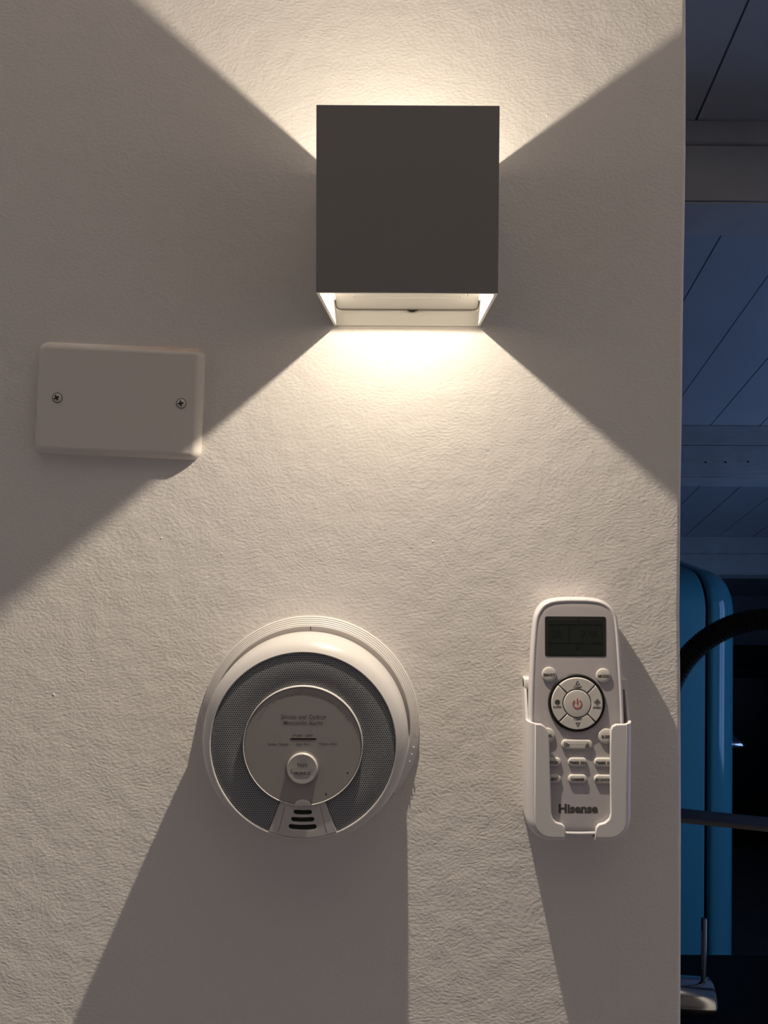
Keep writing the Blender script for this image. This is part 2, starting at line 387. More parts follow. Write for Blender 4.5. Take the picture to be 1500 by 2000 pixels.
def y_on_ceil(py):                                       # where a pixel row near the right edge meets the ceiling
    n = Vector((0, sin(ang), cos(ang))); return on_plane(1420, py, Vector((0, -Y0, ZC)), n).y
beam(y_on_ceil(238), 0.155, 0.073, 0.046, 'nearest of the three beams, grey with stains')
b2 = beam(y_on_ceil(832), 0.152, 0.072, 0.058, 'middle beam, with three nail holes')
beam(y_on_ceil(1048), 0.152, 0.072, 0.07, 'farthest beam, above the refrigerator')
n = Vector((0, sin(ang), cos(ang))); s = Vector((0, cos(ang), -sin(ang)))
yb = y_on_ceil(832); fp = Vector((0, yb, ceil_z(yb)))
bm = bmesh.new()
for px, py in ((1378, 903), (1417, 903), (1461, 902)):
    p = on_plane(px, py, fp, s); bmesh.ops.create_icosphere(bm, subdivisions=1, radius=0.0032, matrix=Matrix.Translation(p))
obj('nail_hole', bm, M_gap, b2)['kind'] = 'stuff'

# ------------------------------------------------------------------ wall lamp
LX, LZ, LD, LW, LH = -0.0005, 0.1415, 0.0987, 0.100, 0.1016
lamp = thing('wall_lamp', 'dark grey cube wall lamp with white inside, lit and shining up and down the wall', 'lamp', (LX, 0, LZ))
TK = 0.0016
bm = bmesh.new()
hw, hh = LW/2, LH/2
outer = [(-hw, -0.0003), (hw, -0.0003), (hw, -LD), (-hw, -LD)]; inner = [(-hw+TK, -0.0006), (hw-TK, -0.0006), (hw-TK, -LD+TK), (-hw+TK, -LD+TK)]
lean = lambda y, z: y*(1+0.030*(z+hh)/LD)                # the front stands a little further out at the top
vo = [[bm.verts.new((x, lean(y, z), z)) for x, y in outer] for z in (-hh, hh)]; vi = [[bm.verts.new((x, lean(y, z), z)) for x, y in inner] for z in (-hh, hh)]
for k in range(4):
    j = (k+1) % 4
    bm.faces.new((vo[0][k], vo[0][j], vo[1][j], vo[1][k])).material_index = 0
    bm.faces.new((vi[0][k], vi[0][j], vi[1][j], vi[1][k])).material_index = 1
    for e in (0, 1): bm.faces.new((vo[e][k], vo[e][j], vi[e][j], vi[e][k])).material_index = 1
me = bpy.data.meshes.new('housing'); bmesh.ops.recalc_face_normals(bm, faces=bm.faces[:]); bm.to_mesh(me); bm.free()
me.materials.append(M_dark); me.materials.append(M_white)
link('housing', me, None, lamp)
LED_LO, LED_UP, LED_T = 0.1334-LZ, 0.1524-LZ, 0.058
LED_X = {-1: 0.0, 1: -0.0042}                            # the upper diode sits a little to the left
mp_ = flat('mounting_plate', [rr(0.0966, 0.0790, 0.004)], 0.0005, 0.0032, M_white, lamp, bevel=0.0008)
flat('plate_notch', [[(-0.004, 0), (0.005, 0.0002), (0.001, -0.0016), (-0.0015, -0.0016)]], 0.0027, 0.0030, M_gap, lamp, loc=(0.0035, 0, -0.0402))
boxo('led_module', (-0.020, 0.020, -0.090, -0.0052, LED_LO+0.0015, LED_UP-0.0015), M_white, lamp, bevel=0.002)
for zz, sg, nm in ((LED_LO, -1, 'down'), (LED_UP, 1, 'up')):
    lens = obj('led_lens', lathe([(0.0075, 0), (0.0075, 0.0008), (0.0030, 0.0011)], 24), M_white, lamp)
    lens.rotation_euler = (radians(90)*(1 if sg < 0 else -1), 0, 0); lens.location = (LED_X[sg], -LED_T, zz-sg*0.0016)
    L0 = bpy.data.lights.new('led_light', 'SPOT'); L0.color = LAMP_COLOR; L0.energy = 1.0
    L0.shadow_soft_size = 0.0021; L0.spot_size = radians(LAMP_CONE); L0.spot_blend = LAMP_BLEND
    lo = bpy.data.objects.new('led_light', L0); C.objects.link(lo); lo.parent = lamp
    lo.location = (LED_X[sg], -LED_T, zz+sg*0.0006); lo.rotation_euler = (0 if sg < 0 else pi, 0, 0)
    L = lo.data; L.use_nodes = True; nt = L.node_tree; em = nt.nodes['Emission']
    fo = nt.nodes.new('ShaderNodeLightFalloff'); fo.inputs['Strength'].default_value = 1.0
    m1 = nt.nodes.new('ShaderNodeMath'); m1.operation = 'MULTIPLY'; m1.inputs[1].default_value = LAMP_QUAD; nt.links.new(fo.outputs['Quadratic'], m1.inputs[0])
    m2 = nt.nodes.new('ShaderNodeMath'); m2.operation = 'MULTIPLY_ADD'; m2.inputs[1].default_value = LAMP_FLAT
    nt.links.new(fo.outputs['Constant'], m2.inputs[0]); nt.links.new(m1.outputs[0], m2.inputs[2]); nt.links.new(m2.outputs[0], em.inputs['Strength'])
    # adjustable flaps beside the diode: one towards the wall, one towards the front
    def flap(t0, s0, t1, s1, w0, w1):
        bm = bmesh.new(); th = 0.0008; c = 0.003*(1 if t1 > t0 else -1); ds = (s1-s0)/(t1-t0)
        P = [(-w0+0.003, t0, s0), (-w0+0.0009, t0+c*0.3, s0+ds*c*0.3), (-w0, t0+c, s0+ds*c), (-w1, t1, s1), (w1, t1, s1), (w0, t0+c, s0+ds*c), (w0-0.0009, t0+c*0.3, s0+ds*c*0.3), (w0-0.003, t0, s0)]
        A = [bm.verts.new((x, -t, zz+sg*s)) for x, t, s in P]; B = [bm.verts.new((x, -t, zz+sg*(s-th))) for x, t, s in P]
        n = len(P)
        for k in range(n): bm.faces.new((A[k], A[(k+1) % n], B[(k+1) % n], B[k]))
        bm.faces.new(A); bm.faces.new(B); return bm
    f1 = obj('flap', flap(0.0030, 0.0316, 0.0260, 0.0260, 0.0482, 0.0470), M_white, lamp)
    fs = lambda t: 0.0316-(0.0316-0.0260)*(t-0.003)/0.023
    obj('flap_bead', tube([(x, -t, zz+sg*(fs(t)+0.0002)) for x, t in ((-0.036, 0.022), (-0.0345, 0.020), (0.0345, 0.020), (0.036, 0.022))], 0.0005, 8), M_white, f1, smooth=60)
    obj('flap_gap_shade', tube([(x, -t, zz+sg*(fs(t)+0.0001)) for x, t in ((-0.0478, 0.016), (-0.0482, 0.0065), (-0.0473, 0.0036), (-0.0452, 0.0027), (0.0452, 0.0027), (0.0473, 0.0036), (0.0482, 0.0065), (0.0478, 0.016))], 0.00045, 6), M_ringp, f1)  # dark strip painted in for the shade along the flap's gap
    f2 = obj('flap', flap(0.0960, 0.0300, 0.0810, 0.0270, 0.0470, 0.0400), M_white, lamp)
    for xx, hgt in ((-0.0395, 0.0022), (0.0345, 0.0045)):
        bm = bmesh.new()
        q = [(xx-0.0022, zz+sg*0.027), (xx+0.0022, zz+sg*0.027), (xx+0.0003, zz+sg*(0.0362+hgt)), (xx-0.0003, zz+sg*(0.0362+hgt))]
        A = [bm.verts.new((x, -0.0818, z)) for x, z in q]; B = [bm.verts.new((x, -0.0828, z)) for x, z in q]
        for k in range(4): bm.faces.new((A[k], A[(k+1) % 4], B[(k+1) % 4], B[k]))
        bm.faces.new(A); bm.faces.new(B)
        obj('flap_tab', bm, M_white, f2)

# ------------------------------------------------------------------ blank plate
pc = [at(80, 668, 0), at(403, 682, 0), at(395, 900, 0), at(72, 885, 0)]
ctr = sum(pc, Vector())/4
rot = math.atan2((pc[1]-pc[0]).z+(pc[2]-pc[3]).z, (pc[1]-pc[0]).x+(pc[2]-pc[3]).x)
PWd, PHt = ((pc[1]-pc[0]).length+(pc[2]-pc[3]).length)/2*0.995, ((pc[0]-pc[3]).length+(pc[1]-pc[2]).length)/2*0.995
plate = thing('blank_plate', 'tilted blank electrical cover plate painted like the wall, with two screws', 'cover plate', ctr, (0, -rot, 0))
o_ = rr(PWd, PHt, 0.0042, n=6)
secs = [[(x, -t, z) for x, z in rr(PWd-2*e, PHt-2*e, 0.0066-e, n=6)] for e, t in ((0.0004, 0.0), (0, 0.0008), (0, 0.0022), (0.0005, 0.0036), (0.0016, 0.0052), (0.0032, 0.0066), (0.0042, 0.0070), (0.0050, 0.0071))]
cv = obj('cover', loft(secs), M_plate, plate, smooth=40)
cv.data.polygons[len(cv.data.polygons)-1].use_smooth = False
cv.data.polygons[len(cv.data.polygons)-2].use_smooth = False
for px, py, tw in ((112, 777, 0.5), (354, 788, 0.2)):
    p = at(px, py, -0.0071)-ctr; c_, s_ = cos(rot), sin(rot)
    lx, lz = p.x*c_+p.z*s_, -p.x*s_+p.z*c_
    obj('screw_hole', lathe([(0.0036, 0.0071), (0.0036, 0.0072), (0.0030, 0.0072), (0.0030, 0.0071)], 24), M_ringp, plate, loc=(lx, 0, lz), smooth=40)
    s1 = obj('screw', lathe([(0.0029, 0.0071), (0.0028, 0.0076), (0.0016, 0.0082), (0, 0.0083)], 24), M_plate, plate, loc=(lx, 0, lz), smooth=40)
    a_, b_ = 0.0019, 0.0005
    cr = [(a_, b_), (b_, b_), (b_, a_), (-b_, a_), (-b_, b_), (-a_, b_), (-a_, -b_), (-b_, -b_), (-b_, -a_), (b_, -a_), (b_, -b_), (a_, -b_)]
    flat('screw_slot', [[(x*cos(tw)-z*sin(tw), x*sin(tw)+z*cos(tw)) for x, z in cr]], 0.0078, 0.0085, M_gap, s1)

# ------------------------------------------------------------------ smoke alarm
AS = 0.945; AY = 1.10; AC = at(607, 1414, 0)
alarm = thing('smoke_alarm', 'round white smoke and carbon monoxide alarm with grey mesh ring', 'smoke alarm', AC)
alarm.scale = (AS, AS*AY, AS)
# ridged mounting ring; the ridges stop for a smooth label field at the lower right
prof = [(0.0, 0.0), (0.0788, 0.0), (0.0791, 0.0012)]
NR = 5
for k in range(NR):
    r = 0.0788-0.00118*k; t = 0.0018+0.0008*k
    prof += [(r, t), (r-0.0003, t+0.0003), (r-0.0009, t+0.0003), (r-0.00095, t+0.0001)]
prof += [(0.0729, 0.0060), (0.0724, 0.0060), (0.0722, 0.0030), (0.064, 0.0030)]
base = obj('mounting_ring', lathe(prof, 160), M_absm, alarm, smooth=25)
A0, A1 = radians(-38), radians(-6)
obj('smooth_field', lathe([(0.0793, 0.0), (0.0793, 0.0022), (0.0727, 0.0063), (0.0723, 0.0030)], 24, A0, A1), M_absm, base, smooth=30)
bm = bmesh.new()
for a, w in ((-0.19, 0.0022), (-0.26, 0.0012), (-0.33, 0.0016)):
    m_ = Matrix.Rotation(-a, 4, 'Y') @ Matrix.Translation((0.0760, -0.0045, 0))
    b0 = bmesh.ops.create_cube(bm, size=1, matrix=m_ @ Matrix.Rotation(radians(-29), 4, 'Z') @ Matrix.Diagonal((w, 0.0006, 0.0006, 1)))
obj('moulded_mark', bm, M_abs, base)
flat('alignment_mark', [[(-0.0002, 0.0690), (0.0002, 0.0690), (0.0002, 0.0722), (-0.0002, 0.0722)]], 0.0030, 0.0033, M_gap, base)
RG, RD = 0.0624, 0.0405
body_prof = [(0.0, 0.0), (0.0665, 0.0), (0.0675, 0.0052), (0.0693, 0.0075), (0.0704, 0.0115), (0.0709, 0.0170), (0.0709, 0.0230), (0.0703, 0.0272), (0.0690, 0.0305), (0.0668, 0.0332), (0.0643, 0.0348),
             (RG+0.0007, 0.0355), (RG+0.0001, 0.0354), (RG, 0.0338), (RD, 0.0338), (RD-0.0001, 0.0360), (RD-0.0003, 0.0364), (RD-0.0006, 0.0365), (RD-0.0009, 0.0363), (RD-0.0010, 0.0348), (0, 0.0348)]
body = obj('alarm_body', lathe(body_prof, 160), M_abs, alarm, smooth=35)
# mesh ring with a gap for the vent panel
aL, aR = radians(-90-22.0), radians(-90+22.0)
def ringpath(r, a0, a1, n): return [(r*cos(a0+(a1-a0)*k/n), r*sin(a0+(a1-a0)*k/n)) for k in range(n+1)]
def arcseg(r0, r1, a0, a1, n, rc=0.0018):
    da0, da1 = rc/r0, rc/r1
    out = [(r1*cos(a), r1*sin(a)) for a in [a0+da1+(a1-a0-2*da1)*k/n for k in range(n+1)]]
    out += [((r1-rc)*cos(a1), (r1-rc)*sin(a1)), ((r0+rc)*cos(a1), (r0+rc)*sin(a1))]
    out += [(r0*cos(a), r0*sin(a)) for a in [a1-da0-(a1-a0-2*da0)*k/n for k in range(n+1)]]
    out += [((r0+rc)*cos(a0), (r0+rc)*sin(a0)), ((r1-rc)*cos(a0), (r1-rc)*sin(a0))]
    return out
g = arcseg(RD+0.0002, RG-0.0003, aR, aL+2*pi, 120)
bm = bmesh.new(); nA = 160
rows = []
for i in range(7):
    u = i/6; r = RD+0.0002+(RG-RD-0.0005)*u; t = 0.0344+0.0008*sin(pi*u)
    e = radians(0.7) if i in (0, 6) else 0
    rows.append([bm.verts.new((r*cos(a), -t, r*sin(a))) for a in [aR+e+(aL+2*pi-aR-2*e)*k/nA for k in range(nA+1)]])
for A, B in zip(rows, rows[1:]):
    for k in range(nA): bm.faces.new((A[k], A[k+1], B[k+1], B[k]))
obj('mesh_grille', bm, M_grille, alarm, smooth=60)
# vent panel that fills the gap, with three slots
def slot(cz, w, h, bow):
    top = [(-w/2+h/2+(w-h)*k/10, 0) for k in range(11)]
    out = []
    for x, _ in top: out.append((x, cz-h/2+bow*(2*x/w)**2))
    for k in range(1, 6): a = -pi/2+pi*k/6; out.append((w/2-h/2+h/2*cos(a), cz+bow*0.8+h/2*sin(a)))
    for x, _ in reversed(top): out.append((x, cz+h/2+bow*(2*x/w)**2))
    for k in range(1, 6): a = pi/2+pi*k/6; out.append((-w/2+h/2+h/2*cos(a), cz+bow*0.8+h/2*sin(a)))
    return out
slots = [slot(-0.0452, 0.0126, 0.0034, 0.0003), slot(-0.0502, 0.0158, 0.0034, 0.0005), slot(-0.0553, 0.0190, 0.0036, 0.0008)]
aP = radians(21.6)
pan = ringpath(RG-0.0001, -pi/2-aP, -pi/2+aP, 16) + ringpath(RD+0.0001, -pi/2+aP, -pi/2-aP, 12)
panel = flat('vent_panel', [pan]+slots, 0.0338, 0.0356, M_panel, alarm, bevel=0.0004, seg=2)
flat('vent_cavity', [rr(0.022, 0.018, 0.002, 0, -0.0502)], 0.0338, 0.0340, M_gap, panel)
for sx in (-1, 1):
    flat('panel_seam', [[(sx*0.0118, -0.0412), (sx*0.0121, -0.0412), (sx*0.0165, -0.0585), (sx*0.0162, -0.0585)]], 0.0355, 0.0357, M_printl, panel)
flat('latch', [[(0.0055*cos(a), -0.0400+0.0042*sin(a)) for a in [pi*k/12 for k in range(13)]]], 0.0356, 0.0370, M_abs, panel, bevel=0.0004)
# centre disc
face = flat('face_disc', [circ(RD-0.0012, n=96)], 0.0348, 0.0361, M_face, alarm, bevel=0.0003)
FT = 0.03614
text('lettering', 'Smoke and Carbon', 0.0039, M_printl, face, 0.0005, 0.0198, FT, bold=0.00007)
text('lettering', 'Monoxide Alarm', 0.0039, M_printl, face, 0.0002, 0.0158, FT, bold=0.00007)
text('lettering', 'smoke   alarm', 0.0021, M_printl, face, 0.0003, 0.0076, FT, sx=1.15)
text('lettering', 'Green: Power', 0.0021, M_printl, face, -0.0166, 0.0014, FT, sx=1.15)
text('lettering', 'Red: Fault', 0.0021, M_printl, face, 0.0003, 0.0016, FT, sx=1.15)
text('lettering', 'Yellow: Fault', 0.0021, M_printl, face, 0.0170, 0.0018, FT, sx=1.15)
flat('indicator_bar', [rr(0.0175, 0.0010, 0.0005, 0.0003, 0.0047, 4)], FT-0.0001, FT+0.00005, M_black, face)
arc_t = 'SMOKE & CARBON MONOXIDE ALARM'                  # letters follow the rim of the disc
cu_m = []
bm_all = bmesh.new()
for i, ch in enumerate(arc_t):
    if ch == ' ': continue
    a = radians(150-120*i/(len(arc_t)-1)); cu = bpy.data.curves.new('tmp', 'FONT'); cu.body = ch; cu.size = 0.0024; cu.align_x = 'CENTER'; cu.align_y = 'CENTER'; cu.resolution_u = 2
    me = _curve_mesh(cu); r = 0.0350
    me.transform(Matrix.Translation((r*cos(a), -FT-0.00002, r*sin(a))) @ Matrix.Rotation(-(a-pi/2), 4, 'Y')); bm_all.from_mesh(me); bpy.data.meshes.remove(me)
me = bpy.data.meshes.new('rim_lettering'); bm_all.to_mesh(me); bm_all.free(); link('rim_lettering', me, M_printl, face)
for px, py in ((679, 1510), (637, 1551)):
    p = (at(px, py, -FT*AS*AY)-AC)/AS; flat('pin_hole', [circ(0.0006, p.x, p.z, 12)], FT-0.0001, FT+0.00003, M_gap, face)
pb = (at(590, 1502, -0.038*AS*AY)-AC)/AS
btn = obj('test_button', lathe([(0.0104, 0.0358), (0.0104, 0.0372), (0.0102, 0.0378), (0.0098, 0.0381), (0.0092, 0.0381), (0.005, 0.0378), (0, 0.0377)], 64), M_btnA, face, loc=(pb.x, 0, pb.z), smooth=35)
obj('button_gap', lathe([(0.0112, 0.03605), (0.0112, 0.0363), (0.0104, 0.0363)], 64), M_face, face, loc=(pb.x, 0, pb.z))
text('lettering', 'TEST', 0.0030, M_print, btn, 0, 0.0021, 0.0381, bold=0.00006, sx=1.1)
text('lettering', 'SILENCE', 0.0028, M_print, btn, 0, -0.0028, 0.0381, bold=0.00006, sx=1.05)
flat('printed_line', [[(-0.0076, 0.0000), (0.0076, 0.0000), (0.0076, 0.00025), (-0.0076, 0.00025)]], 0.0380, 0.0382, M_print, btn)

TS = 0.955
# ------------------------------------------------------------------ remote control and its wall holder
R_TOP, R_BOT = 0.0145, 0.0190                            # depth of the face near the top and near the bottom
zt, zb = -0.105, -0.226
tilt = math.atan((R_BOT-R_TOP)/(zt-zb)); RTH = 0.0130
fn = Vector((0, -cos(tilt), sin(tilt))); fp = Vector((0, -R_TOP, zt))
org = on_plane(1128, 1629, fp, fn) - fn*RTH
remote = thing('remote_control', 'white and grey air conditioner remote standing in its wall holder', 'remote', org, (-tilt, 0, 0))
inv = (Matrix.Translation(org) @ Matrix.Rotation(-tilt, 4, 'X')).inverted()
def rl(px, py, lift=0.0):                                # pixel -> (x, z) on the remote's face
    p = inv @ on_plane(px, py, fp+fn*lift, fn); return (p.x, p.z)
def smooth_closed(pts, n=6):                             # Catmull-Rom through a closed outline
    out = []; N = len(pts)
    for i in range(N):
        p0, p1, p2, p3 = (Vector(pts[(i+k-1) % N]) for k in range(4))
        for j in range(n):
            t = j/n; out.append(tuple(0.5*((2*p1)+(p2-p0)*t+(2*p0-5*p1+4*p2-p3)*t*t+(3*p1-p0-3*p2+p3)*t**3)))
    return out
rim_px = [(1102, 1167), (1128, 1166.8), (1150, 1167.5), (1171, 1171), (1187, 1179), (1198, 1191), (1205, 1208), (1208.5, 1240), (1212, 1290), (1216, 1360), (1218, 1430), (1217, 1520), (1213, 1580), (1203, 1610), (1182, 1626),
          (1150, 1629), (1110, 1629), (1072, 1626), (1051, 1610), (1041, 1580), (1035, 1520), (1032.5, 1430), (1033, 1360), (1035.5, 1290), (1039, 1235), (1042.5, 1206), (1049, 1190), (1060, 1177), (1078, 1169.5)]
R_OUT = smooth_closed([rl(*p, -0.003) for p in rim_px], 5)
secs = [[(x, -t, z) for x, z in inset(R_OUT, e)] for e, t in
        ((0.0060, -0.0), (0.0025, 0.0008), (0.0008, 0.0030), (0.0, 0.0070), (0.0, 0.0098), (0.0003, 0.0116), (0.0010, 0.0128), (0.0018, 0.0131), (0.0025, 0.0128), (0.0029, 0.0124))]
obj('remote_shell', loft(secs), M_rim, remote, smooth=50)
fo_ = inset(R_OUT, 0.0028)
obj('face_panel', loft([[(x, -t, z) for x, z in inset(fo_, e)] for e, t in ((0, 0.0115), (0, 0.0124), (0.0012, 0.0126), (0.004, 0.0127))]), M_remote, remote, smooth=50)
T0 = 0.0126
# display
q = [rl(1064, 1204), rl(1183, 1204.5), rl(1184, 1282.5), rl(1065, 1282)]
cx, cz = sum(p[0] for p in q)/4, sum(p[1] for p in q)/4; dw, dh = ((q[1][0]-q[0][0])+(q[2][0]-q[3][0]))/2, ((q[0][1]-q[3][1])+(q[1][1]-q[2][1]))/2
scr = flat('display', [rr(dw, dh, 0.0013, cx, cz)], T0, T0+0.0003, M_lcd2, remote)
flat('display_glass', [rr(dw-0.0042, dh-0.0036, 0.0004, cx-0.0001, cz-0.0008)], T0, T0+0.0004, M_lcd, scr)
TL = T0+0.0004
def bar(x, z, w, h): return [(x-w/2, z-h/2), (x+w/2, z-h/2), (x+w/2, z+h/2), (x-w/2, z+h/2)]
flat('display_segments', [bar(cx, cz+0.0079, dw-0.005, 0.0003), bar(cx, cz-0.0044, dw-0.005, 0.0003), bar(cx-0.0042, cz+0.0017, 0.0005, 0.0118)], TL, TL+0.0001, M_seg, scr)
text('display_digits', '20', 0.0085, M_seg, scr, cx-0.0125, cz+0.0016, TL, sx=0.9)
text('display_digits', '2:48', 0.0072, M_seg, scr, cx+0.0090, cz+0.0016, TL, sx=0.9)
flat('display_icons', [circ(0.0010, cx+0.0012, cz-0.0077, 10), circ(0.0009, cx+0.0020, cz+0.0107, 10)], TL, TL+0.0001, M_seg, scr)
# keys
KH = 0.0013
def round_key(px, py, rpx, label_txt, size, name='key', lab=None):
    x, z = rl(px, py, KH); r = (rl(px+rpx, py, KH)[0]-x)
    k = obj(name, lathe([(r*1.0, T0-0.0002), (r, T0+KH*0.55), (r*0.96, T0+KH*0.85), (r*0.86, T0+KH), (r*0.4, T0+KH*1.05), (0, T0+KH*1.06)], 32), M_key, remote, loc=(x, 0, z), smooth=40)
    text('key_lettering', label_txt, size, M_ink, k, 0.0, -0.0002, T0+KH*1.1, bold=0.00008, sx=1.0); return k
round_key(1073, 1318, 14, 'SMART', 0.0026); round_key(1179, 1320.5, 14, 'MODE', 0.0027)
round_key(1070, 1437, 14, 'I FEEL', 0.0026); round_key(1184, 1439, 15, 'SLEEP', 0.0026)
def pill_key(px0, px1, py, hpx, label_txt, size, dx=0.0):
    x0, z0 = rl(px0, py, KH); x1, z1 = rl(px1, py, KH); h = rl(px0, py-hpx/2, KH)[1]-rl(px0, py+hpx/2, KH)[1]; w = x1-x0
    k = obj('key', loft([[(x, -t, z) for x, z in inset(rr(w, h, h/2-1e-5, 0, 0, 8), e)] for e, t in ((0, T0-0.0002), (0, T0+KH*0.6), (0.0002, T0+KH*0.88), (0.0006, T0+KH), (0.0014, T0+KH*1.04))]), M_key, remote, loc=((x0+x1)/2, 0, (z0+z1)/2), smooth=40)
    if label_txt: text('key_lettering', label_txt, size, M_ink, k, dx, -0.0003, T0+KH*1.1, bold=0.00009, sx=0.98)
    return k
for py, labs in ((1489, ('CLOCK', 'TIMER ON', 'TIMER OFF')), (1522, ('QUIET', 'DIMMER', 'ECONOMY'))):
    pill_key(1059, 1096, py, 16, labs[0], 0.0027); pill_key(1110, 1147, py+0.5, 17, labs[1], 0.0026); pill_key(1161, 1200, py+1, 17, labs[2], 0.0026, dx=0.0002)
rk = pill_key(1097, 1158, 1455, 19, None, 0)
def tri(cx, cz, s, up=1, th=0.0004):
    a = [(cx-s, cz-up*s*0.8), (cx+s, cz-up*s*0.8), (cx, cz+up*s)]; return [a, inset(a, th)]
flat('key_symbol', tri(0.0068, 0.0, 0.0015, 1)+[bar(0.0068, -0.0019, 0.0036, 0.0003)], T0+KH, T0+KH*1.1+0.0001, M_ink, rk)
flat('key_symbol', [[(x*0.9-0.0064, z*0.9) for z, x in lp] for lp in tri(0, 0, 0.0017, 1)]+[bar(-0.0085, 0, 0.0003, 0.0036)], T0+KH, T0+KH*1.1+0.0001, M_ink, rk)
# ring of four keys round the power key
dx_, dz_ = rl(1127, 1374, KH); DR = rl(1183, 1374, KH)[0]-dx_
dial = obj('dial_ring', lathe([(DR, T0-0.0002), (DR, T0+0.0007), (DR*0.97, T0+0.0012), (DR*0.93, T0+0.0012), (DR*0.905, T0+0.0004), (0, T0+0.0004)], 72), M_black, remote, loc=(dx_, 0, dz_), smooth=40)
rin, rout = DR*0.505, DR*0.895
for a, nm in ((90, 't'), (180, 'l'), (270, 'b'), (0, 'r')):
    g0, g1 = radians(a-45), radians(a+45); gi, go = 0.00035/rin, 0.00035/rout
    pts = [(rout*cos(t), rout*sin(t)) for t in [g0+go+(g1-g0-2*go)*k/16 for k in range(17)]] + [(rin*cos(t), rin*sin(t)) for t in [g1-gi-(g1-g0-2*gi)*k/12 for k in range(13)]]
    k = flat('dial_key', [pts], T0+0.0004, T0+0.0022, M_key, dial, bevel=0.0005)
    tt = T0+0.0022
    if nm == 't':
        flat('key_symbol', tri(0.0003, rout*0.80, 0.0016, 1), tt, tt+0.0001, M_ink, k); text('key_lettering', 'TEMP', 0.0023, M_ink, k, 0.0003, rout*0.62, tt, bold=0.00006, sx=1.05)
    if nm == 'b':
        flat('key_symbol', tri(0.0003, -rout*0.80, 0.0016, -1), tt, tt+0.0001, M_ink, k); text('key_lettering', 'TEMP', 0.0023, M_ink, k, 0.0003, -rout*0.60, tt, bold=0.00006, sx=1.05)
    if nm == 'l':
        flat('key_symbol', [[(-rout*0.77+0.0019*(1 if j % 2 else 0.78)*cos(2*pi*j/24), 0.0010+0.0019*(1 if j % 2 else 0.78)*sin(2*pi*j/24)) for j in range(24)]], tt, tt+0.0001, M_ink, k); text('key_lettering', 'SUPER', 0.0021, M_ink, k, -rout*0.77, -0.0024, tt, bold=0.00007)
    if nm == 'r':
        fl = []
        for j in range(4):
            a2 = pi/4+j*pi/2-pi/4; cxx, czz = rout*0.78+0.0012*cos(a2), 0.0011+0.0012*sin(a2); fl += [circ(0.00085, cxx, czz, 12), circ(0.00055, cxx, czz, 12)]
        flat('key_symbol', fl+[circ(0.0004, rout*0.78, 0.0011, 8)], tt, tt+0.0001, M_ink, k); text('key_lettering', 'SPEED', 0.0021, M_ink, k, rout*0.78, -0.0027, tt, bold=0.00007)
pw = DR*0.475
pk = obj('power_key', lathe([(pw, T0+0.0004), (pw, T0+0.0019), (pw*0.96, T0+0.0023), (pw*0.88, T0+0.0024), (0, T0+0.0022)], 48), M_key, dial, smooth=40)
pr = DR*0.165
arcp = [(pr*cos(a), pr*sin(a)) for a in [radians(128)+radians(284)*k/28 for k in range(29)]] + [((pr-0.0006)*cos(a), (pr-0.0006)*sin(a)) for a in [radians(412)-radians(284)*k/28 for k in range(29)]]
flat('power_symbol', [arcp, bar(0, pr*0.55, 0.0006, pr*1.15)], T0+0.0022, T0+0.0025, M_red, pk)
lx, lz = rl(1129, 1580.5)
text('lettering', 'Hisense', 0.0082, M_ink, remote, lx, lz, 0.01275, bold=0.00034, sx=1.05)

# holder: a tray with a slanting side, open at the front
HT = 0.0220
hx = lambda px, py, t=HT: (at(px, py, -t).x, at(px, py, -t).z)
holder = thing('remote_holder', 'white plastic remote holder fixed to the wall, open at the front', 'holder', (0.1120, 0, -0.238))
ho = Vector((0.1120, 0, -0.238))
def hl(px, py, t=HT): p = at(px, py, -t)-ho; return (p.x, p.z)
xl = hl(1022.5, 1500, 0.006)[0]; ztl = hl(1030, 1414)[1]; xr = hl(1230.5, 1414, 0.013)[0]
zb_ = hl(1128, 1636, 0.013)[1]
xc0, xc1 = hl(1104.5, 1630)[0], hl(1163.5, 1630)[0]
zback = hl(1017, 1324, 0.004)[1]
RC = 0.016; TH = 0.0017
def upath(e):                                            # left top -> bottom -> right top, inset by e
    out = [(xl+e, None), (xl+e, zb_+RC)]
    out += [(xl+RC-(RC-e)*cos(a), zb_+RC-(RC-e)*sin(a)) for a in [pi/2*k/8 for k in range(1, 9)]]
    out += [(xc0, zb_+e), (xc1, zb_+e)]
    out += [(xr-RC+(RC-e)*sin(a), zb_+RC-(RC-e)*cos(a)) for a in [pi/2*k/8 for k in range(0, 8)]]
    out += [(xr-e, zb_+RC), (xr-e, None)]
    return out
ER = 0.0058
DS = [(0.0, 0), (0.004, 0)] + [(HT-0.0085+0.0083*sin(a), ER*(1-cos(a))) for a in [pi/2*k/7 for k in range(8)]]
bm = bmesh.new(); rings = []
for i, (t, e) in enumerate(DS):
    top = zback if i < 2 else ztl
    po = [(x, z if z is not None else top) for x, z in upath(e)]; pi_ = [(x, z if z is not None else top) for x, z in upath(e+TH)]
    rings.append(([bm.verts.new((x, -t, z)) for x, z in po], [bm.verts.new((x, -max(t-(0.0012 if i > 2 else 0), 0), z)) for x, z in pi_]))
for i, ((oA, iA), (oB, iB)) in enumerate(zip(rings, rings[1:])):
    for k in range(len(oA)-1):
        if k == 10 and i > 0: continue                   # the bottom is cut away between the two lips
        bm.faces.new((oA[k], oA[k+1], oB[k+1], oB[k])); bm.faces.new((iA[k], iB[k], iB[k+1], iA[k+1]))
    for k in (0, -1) + ((10, 11) if i > 0 else ()): bm.faces.new((oA[k], oB[k], iB[k], iA[k]))
for (oA, iA) in (rings[0], rings[-1]):
    for k in range(len(oA)-1):
        if not (k == 10 and oA is rings[-1][0]): bm.faces.new((oA[k], iA[k], iA[k+1], oA[k+1]))
